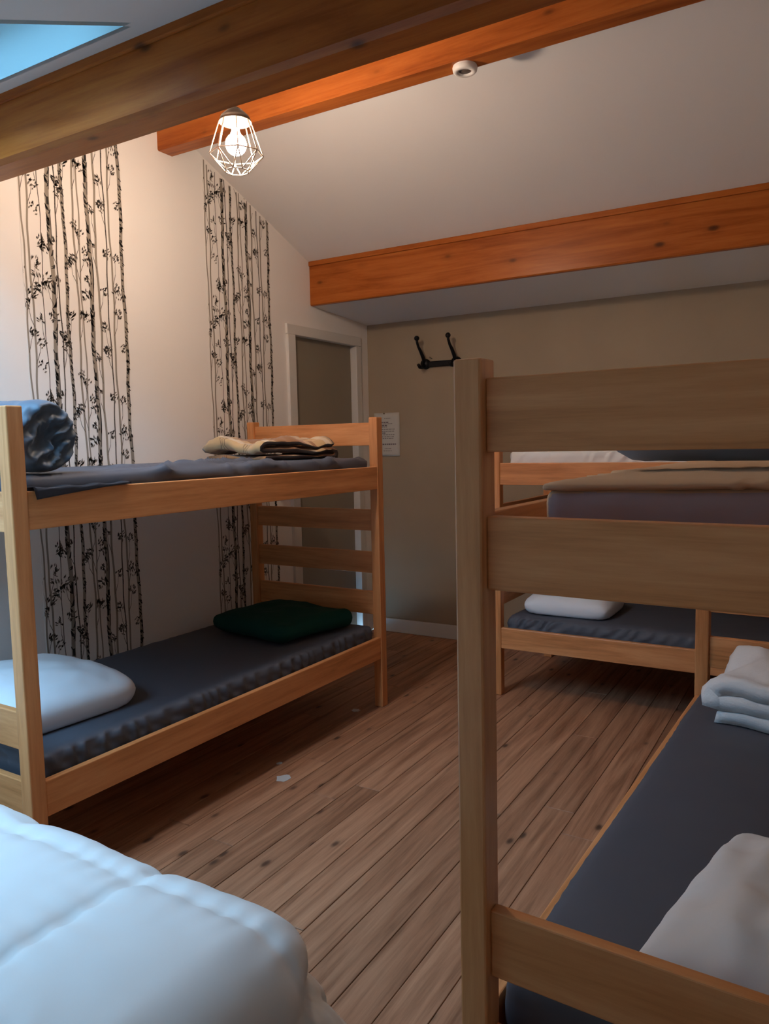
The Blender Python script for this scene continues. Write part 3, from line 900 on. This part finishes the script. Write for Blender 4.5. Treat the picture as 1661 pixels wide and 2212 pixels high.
# ================================================================== WALLPAPER
def wallpaper(label, y0, seed):
    wdt = 0.528
    root = thing('wallpaper_strip', label, 'wallpaper', (0, y0, 0))
    zlo = 0.098
    prof = []
    n = 12
    bm = bmesh.new()
    lo = [bm.verts.new((0.0012, wdt * k / n, zlo)) for k in range(n + 1)]
    hi = [bm.verts.new((0.0012, wdt * k / n, zc(y0 + wdt * k / n) - 0.001)) for k in range(n + 1)]
    for k in range(n): bm.faces.new((lo[k], lo[k + 1], hi[k + 1], hi[k]))
    b0 = bmesh.ops.extrude_face_region(bm, geom=bm.faces[:])
    for v in b0['geom']:
        if isinstance(v, bmesh.types.BMVert): v.co.x = 0.0002
    bmesh.ops.recalc_face_normals(bm, faces=bm.faces[:])
    obj('paper', bm, paper_wall, root)
    rr = random.Random(77)          # same roll: the same print on both strips
    # (offset, width, kind)
    trunks = [(0.010, 0.0075, 'g'), (0.036, 0.0090, 'g'), (0.090, 0.0036, 't'), (0.136, 0.0205, 'b'), (0.166, 0.0060, 'd'), (0.204, 0.0160, 's'),
              (0.256, 0.0095, 'g'), (0.279, 0.0070, 'g'), (0.330, 0.0205, 'b'), (0.368, 0.0110, 'g'), (0.420, 0.0065, 'd'), (0.446, 0.0095, 'g'), (0.508, 0.0185, 's')]
    PER = 0.64
    pr = bmesh.new()
    X = 0.0016
    def quad(pts, mi, dx=0.0):
        ok = [(max(0.001, min(wdt - 0.001, a)), b) for a, b in pts]
        for a, b in ok:
            if b > zc(y0 + a) - 0.004 or b < zlo: return
        vs = [pr.verts.new((X + dx, a, b)) for a, b in ok]
        try: pr.faces.new(vs).material_index = mi
        except ValueError: pass
    def wob(k, z):
        f = 2 * math.pi / PER
        return 0.0040 * math.sin(z * f + k * 2.3) + 0.0015 * math.sin(z * f * 3 + k * 1.1)
    dz = 0.02
    def strip(k, off, wd, mi, z0, z1, dx=0.0):
        z = z0
        while z < z1:
            za, zb = z, min(z + dz, z1)
            a0, a1 = off + wob(k, za), off + wob(k, zb)
            quad([(a0 - wd / 2, za), (a0 + wd / 2, za), (a1 + wd / 2, zb), (a1 - wd / 2, zb)], mi, dx)
            z = zb
    def leaf(a, b, ang, ln, wd, mi=3, dx=0.0005):
        c, s = math.cos(ang), math.sin(ang)
        quad([(a, b), (a + ln * .5 * c - wd * s, b + ln * .5 * s + wd * c), (a + ln * c, b + ln * s), (a + ln * .5 * c + wd * s, b + ln * .5 * s - wd * c)], mi, dx)
    def line(p, q, wd, mi, dx=0.0003):
        d = Vector((q[0] - p[0], q[1] - p[1])); L = max(1e-6, d.length); nx_, ny_ = -d.y / L * wd / 2, d.x / L * wd / 2
        quad([(p[0] + nx_, p[1] + ny_), (p[0] - nx_, p[1] - ny_), (q[0] - nx_, q[1] - ny_), (q[0] + nx_, q[1] + ny_)], mi, dx)
    def cluster(r_, a, b, nl, rad_, lean):
        for _ in range(nl):
            t = r_.random() * 2 * math.pi; d = rad_ * math.sqrt(r_.random())
            leaf(a + d * math.cos(t), b + d * math.sin(t) * 1.1, lean + r_.uniform(-0.8, 0.8), r_.uniform(0.012, 0.022), r_.uniform(0.0024, 0.0042), 3 if r_.random() < .65 else 2)
    for k, (off, wd, kind) in enumerate(trunks):
        mi = {'g': 0, 't': 1, 'b': 0, 'd': 1, 's': 0}[kind]
        strip(k, off, wd, mi, zlo, 3.0)
    rep0 = [random.Random(500 + i) for i in range(1)]
    zr = 0.0
    while zr < 2.9:
        r_ = random.Random(91)
        for k, (off, wd, kind) in enumerate(trunks):
            if kind == 'b':
                for _ in range(30):
                    z = zr + r_.random() * PER
                    a = off + wob(k, z)
                    s = -1 if r_.random() < 0.75 else 1
                    hgt = r_.uniform(0.008, 0.030); ln = r_.uniform(0.35, 1.05) * wd
                    # bark notch, from one edge inward, tip upward
                    quad([(a + s * wd * 0.62, z + hgt * 0.9), (a + s * wd * 0.5, z), (a + s * (wd * .5 - ln), z - hgt * 0.25), (a + s * wd * .42, z + hgt * 0.7)], 2, 0.0004)
                for _ in range(3):
                    z = zr + r_.random() * PER
                    strip(k, off + wd * 0.22 * r_.uniform(-1, 1), wd * 0.55, 2, z, z + r_.uniform(0.02, 0.06), 0.0004)
                for _ in range(4):
                    z = zr + r_.random() * PER
                    strip(k, off + wd * 0.40, wd * 0.22, 1, z, z + r_.uniform(0.05, 0.16), 0.0002)
            if kind == 's':
                for _ in range(80):
                    z = zr + r_.random() * PER
                    a = off + wob(k, z) + r_.uniform(-0.5, 0.5) * wd * 0.7
                    leaf(a - 0.004, z + 0.006, -0.95 + r_.uniform(-.35, .35), r_.uniform(0.010, 0.020), r_.uniform(0.0024, 0.0044), 2, 0.0004)
                [strip(k, off + wd * 0.40, wd * 0.2, 2, zr + q * PER, zr + (q + 0.09) * PER, 0.0003) for q in (0.1, 0.4, 0.72)]
            if kind == 'd':
                for _ in range(16):
                    z = zr + r_.random() * PER
                    leaf(off + wob(k, z) - 0.003, z + .004, -0.9 + r_.uniform(-.4, .4), 0.009, 0.0018, 2, 0.0004)
            if kind in 'gt' or r_.random() < 0.6:
                for _ in range(3 if kind == 'g' else 2):
                    z = zr + r_.random() * PER
                    s = r_.choice((-1, 1))
                    a = off + wob(k, z)
                    p1 = (a + s * r_.uniform(0.010, 0.020), z + r_.uniform(0.03, 0.06))
                    p2 = (p1[0] + s * r_.uniform(0.0, 0.012), p1[1] + r_.uniform(0.03, 0.07))
                    line((a, z), p1, 0.0026, 1); line(p1, p2, 0.0018, 1)
                    cluster(r_, p2[0], p2[1], r_.randint(12, 20), 0.019, (math.pi / 2) - s * 0.5)
        # leaf sprays between the trunks
        for _ in range(14):
            a = r_.uniform(0.03, 0.50); z = zr + r_.random() * PER
            cluster(r_, a, z, r_.randint(12, 22), 0.024, r_.uniform(0.3, 2.6))
        zr += PER
    o = obj('birch_print', pr, [pr_grey, pr_dark, pr_black, pr_leaf], root)
    o['kind'] = 'stuff'
    return root
wallpaper('birch tree wallpaper strip farther from the door, under the big beam', -2.633, 1)
wallpaper('birch tree wallpaper strip beside the door frame', -1.578, 2)

# ================================================================== SMALL THINGS
# pendant lamp
lamp = thing('pendant_lamp', 'lit wire cage pendant lamp hanging by the ridge beam', 'lamp', LAMP_POS)
lamp.scale = (0.81, 0.81, 0.81)
ztopc = (zc(LAMP_POS.y) - LAMP_POS.z) / 0.81
bm = bmesh.new(); add_lathe(bm, [(0, ztopc), (0.045, ztopc), (0.045, ztopc - 0.018), (0.006, ztopc - 0.026), (0, ztopc - 0.026)], 24)
obj('ceiling_rose', bm, cap_met, lamp)
bm = bmesh.new(); add_tube(bm, [(0, 0, ztopc - 0.02), (0, 0, 0.14)], 0.0035, 8)
obj('cord', bm, cap_met, lamp)
bm = bmesh.new(); add_lathe(bm, [(0, 0.150), (0.018, 0.150), (0.034, 0.138), (0.062, 0.112), (0.072, 0.088), (0.070, 0.088), (0.058, 0.108), (0.030, 0.132), (0, 0.140)], 28)
obj('cap', bm, cap_met, lamp)
bm = bmesh.new(); add_lathe(bm, [(0, 0.135), (0.020, 0.135), (0.022, 0.085), (0.018, 0.062), (0, 0.062)], 20)
obj('socket', bm, socket_met, lamp)
bm = bmesh.new()
prof = [(0.0, 0.066), (0.015, 0.066), (0.017, 0.052)]
for k in range(13):
    a = R(58) - R(148) * k / 12
    prof.append((0.046 * math.cos(a), -0.004 + 0.046 * math.sin(a)))
prof[-1] = (0, prof[-1][1])
add_lathe(bm, prof, 28)
obj('bulb', bm, bulb_lit, lamp, True)
cage = bmesh.new()
def ringpts(r_, z, n=8, ph=0.0): return [Vector((r_ * math.cos(2 * math.pi * k / n + ph), r_ * math.sin(2 * math.pi * k / n + ph), z)) for k in range(n)]
T0, T1, T2 = ringpts(0.070, 0.090, 8), ringpts(0.117, -0.048, 8), ringpts(0.052, -0.118, 8, math.pi / 8)
wr_ = 0.0027
for k in range(8):
    k2 = (k + 1) % 8
    add_tube(cage, [T0[k], T1[k]], wr_, 6)
    add_tube(cage, [T1[k], T1[k2]], wr_, 6)
    add_tube(cage, [T1[k], T2[k]], wr_, 6)
    add_tube(cage, [T1[k2], T2[k]], wr_, 6)
    add_tube(cage, [T2[k], T2[k2]], wr_, 6)
obj('cage', cage, wire_met, lamp)
# smoke detector on the ridge beam
sd = thing('smoke_detector', 'round white smoke detector under the ridge beam', 'smoke detector', (1.593, MBY + MBD / 2 + 0.012, MBZ))
bm = bmesh.new(); add_lathe(bm, [(0, 0), (0.046, 0), (0.048, -0.006), (0.046, -0.018), (0.041, -0.023), (0.027, -0.023), (0.026, -0.014), (0, -0.014)], 36)
obj('housing', bm, detector_white, sd)
bm = bmesh.new(); add_lathe(bm, [(0, -0.0135), (0.0258, -0.0135), (0.024, -0.017), (0, -0.018)], 28)
obj('sensor_grille', bm, detector_dark, sd)
# coat rack
rack = thing('coat_rack', 'black iron coat rack with curved hooks on the far wall', 'coat rack', (0.62, 0, 1.862))
bm = bmesh.new(); add_box(bm, (-0.16, -0.024, -0.022), (0.095, -0.001, 0.015), 0, 0.005, 2)
obj('back_bar', bm, black_iron, rack)
for hxo in (-0.158, 0.070):
    bm = bmesh.new()
    add_lathe(bm, [(0, 0), (0.034, 0), (0.034, 0.020), (0.026, 0.034), (0, 0.036)], 20)
    bmesh.ops.rotate(bm, cent=(0, 0, 0), matrix=Matrix.Rotation(R(90), 3, 'X'), verts=bm.verts[:])
    bmesh.ops.translate(bm, vec=(hxo, -0.001, 0.0), verts=bm.verts[:])
    add_tube(bm, [(hxo, -0.026, 0.004), (hxo, -0.044, 0.040), (hxo - 0.003, -0.072, 0.078), (hxo - 0.006, -0.098, 0.106), (hxo - 0.008, -0.112, 0.135), (hxo - 0.008, -0.115, 0.150)], [0.013, 0.0125, 0.011, 0.009, 0.0085, 0.0085], 10)
    b2 = bmesh.new(); bmesh.ops.create_uvsphere(b2, u_segments=16, v_segments=10, radius=0.0175)
    bmesh.ops.translate(b2, vec=(hxo - 0.008, -0.116, 0.160), verts=b2.verts[:])
    for f in b2.faces: f.smooth = True
    join(bm, b2, 0)
    add_tube(bm, [(hxo, -0.026, -0.004), (hxo - 0.002, -0.058, -0.026), (hxo - 0.004, -0.088, -0.026), (hxo - 0.006, -0.104, -0.008)], [0.013, 0.012, 0.011, 0.010], 10)
    obj('hook', bm, black_iron, rack)
nail = bmesh.new(); add_tube(nail, [(0, 0.0, 0), (0, -0.030, 0.004)], 0.003, 8); add_tube(nail, [(0, -0.030, 0.004), (0, -0.033, 0.0045)], 0.006, 8)
o = obj('nail', nail, pin_met, None); o.location = (0.505, 0, 1.897)
tag(o, 'small steel nail just above the black coat rack bar', 'nail')
# paper notice
nt_ = thing('notice_sheet', 'white printed paper notice pinned beside the door corner', 'notice', (0.146, 0, 1.40))
bm = bmesh.new()
g = {}
for i in range(9):
    for j in range(13):
        u, v = i / 8, j / 12
        g[i, j] = bm.verts.new((-0.102 + 0.204 * u, -0.0025 - 0.004 * (u - .5) ** 2 - 0.004 * (1 - v) ** 2, -0.150 + 0.300 * v))
for i in range(8):
    for j in range(12): bm.faces.new((g[i, j], g[i + 1, j], g[i + 1, j + 1], g[i, j + 1])).smooth = True
e = bmesh.ops.extrude_face_region(bm, geom=bm.faces[:])
for v in e['geom']:
    if isinstance(v, bmesh.types.BMVert): v.co.y += 0.0006
bmesh.ops.recalc_face_normals(bm, faces=bm.faces[:])
obj('paper', bm, paper_mat, nt_)
bm = bmesh.new()
r_ = random.Random(4)
rows_ = [(0.112, -0.02, 0.030, 0), (0.084, -0.055, 0.010, 1), (0.074, -0.055, 0.045, 0), (0.062, -0.04, 0.0, 1), (0.052, -0.05, 0.005, 0), (0.036, -0.06, 0.06, 0), (0.022, -0.06, 0.062, 0),
         (0.010, -0.055, -0.015, 1), (-0.002, -0.05, 0.058, 0), (-0.016, -0.045, 0.055, 0), (-0.028, -0.05, 0.05, 0), (-0.068, -0.05, 0.070, 1), (-0.098, -0.02, 0.03, 0), (-0.114, -0.03, 0.035, 0)]
for z, xa_, xb_, bold in rows_:
    x_ = xa_
    while x_ < xb_:
        l_ = min(r_.uniform(0.006, 0.020), xb_ - x_ + 0.002)
        h_ = 0.0042 if bold else 0.0026
        add_box(bm, (x_, -0.0085, z - h_), (x_ + l_, -0.0027, z + h_), bold)
        x_ += l_ + 0.004
for v in bm.verts:
    u = (v.co.x + 0.102) / 0.204; q = (v.co.z + 0.150) / 0.300
    s = -0.0025 - 0.004 * (u - .5) ** 2 - 0.004 * (1 - q) ** 2
    v.co.y = s - 0.0003 if v.co.y < -0.005 else s + 0.0002
o = obj('printed_lines', bm, [ink, ink_bold], nt_)
o['kind'] = 'stuff'
bm = bmesh.new(); add_tube(bm, [(-0.02, -0.001, 0.146), (-0.02, -0.010, 0.146)], 0.005, 10)
obj('pin', bm, pin_met, nt_)
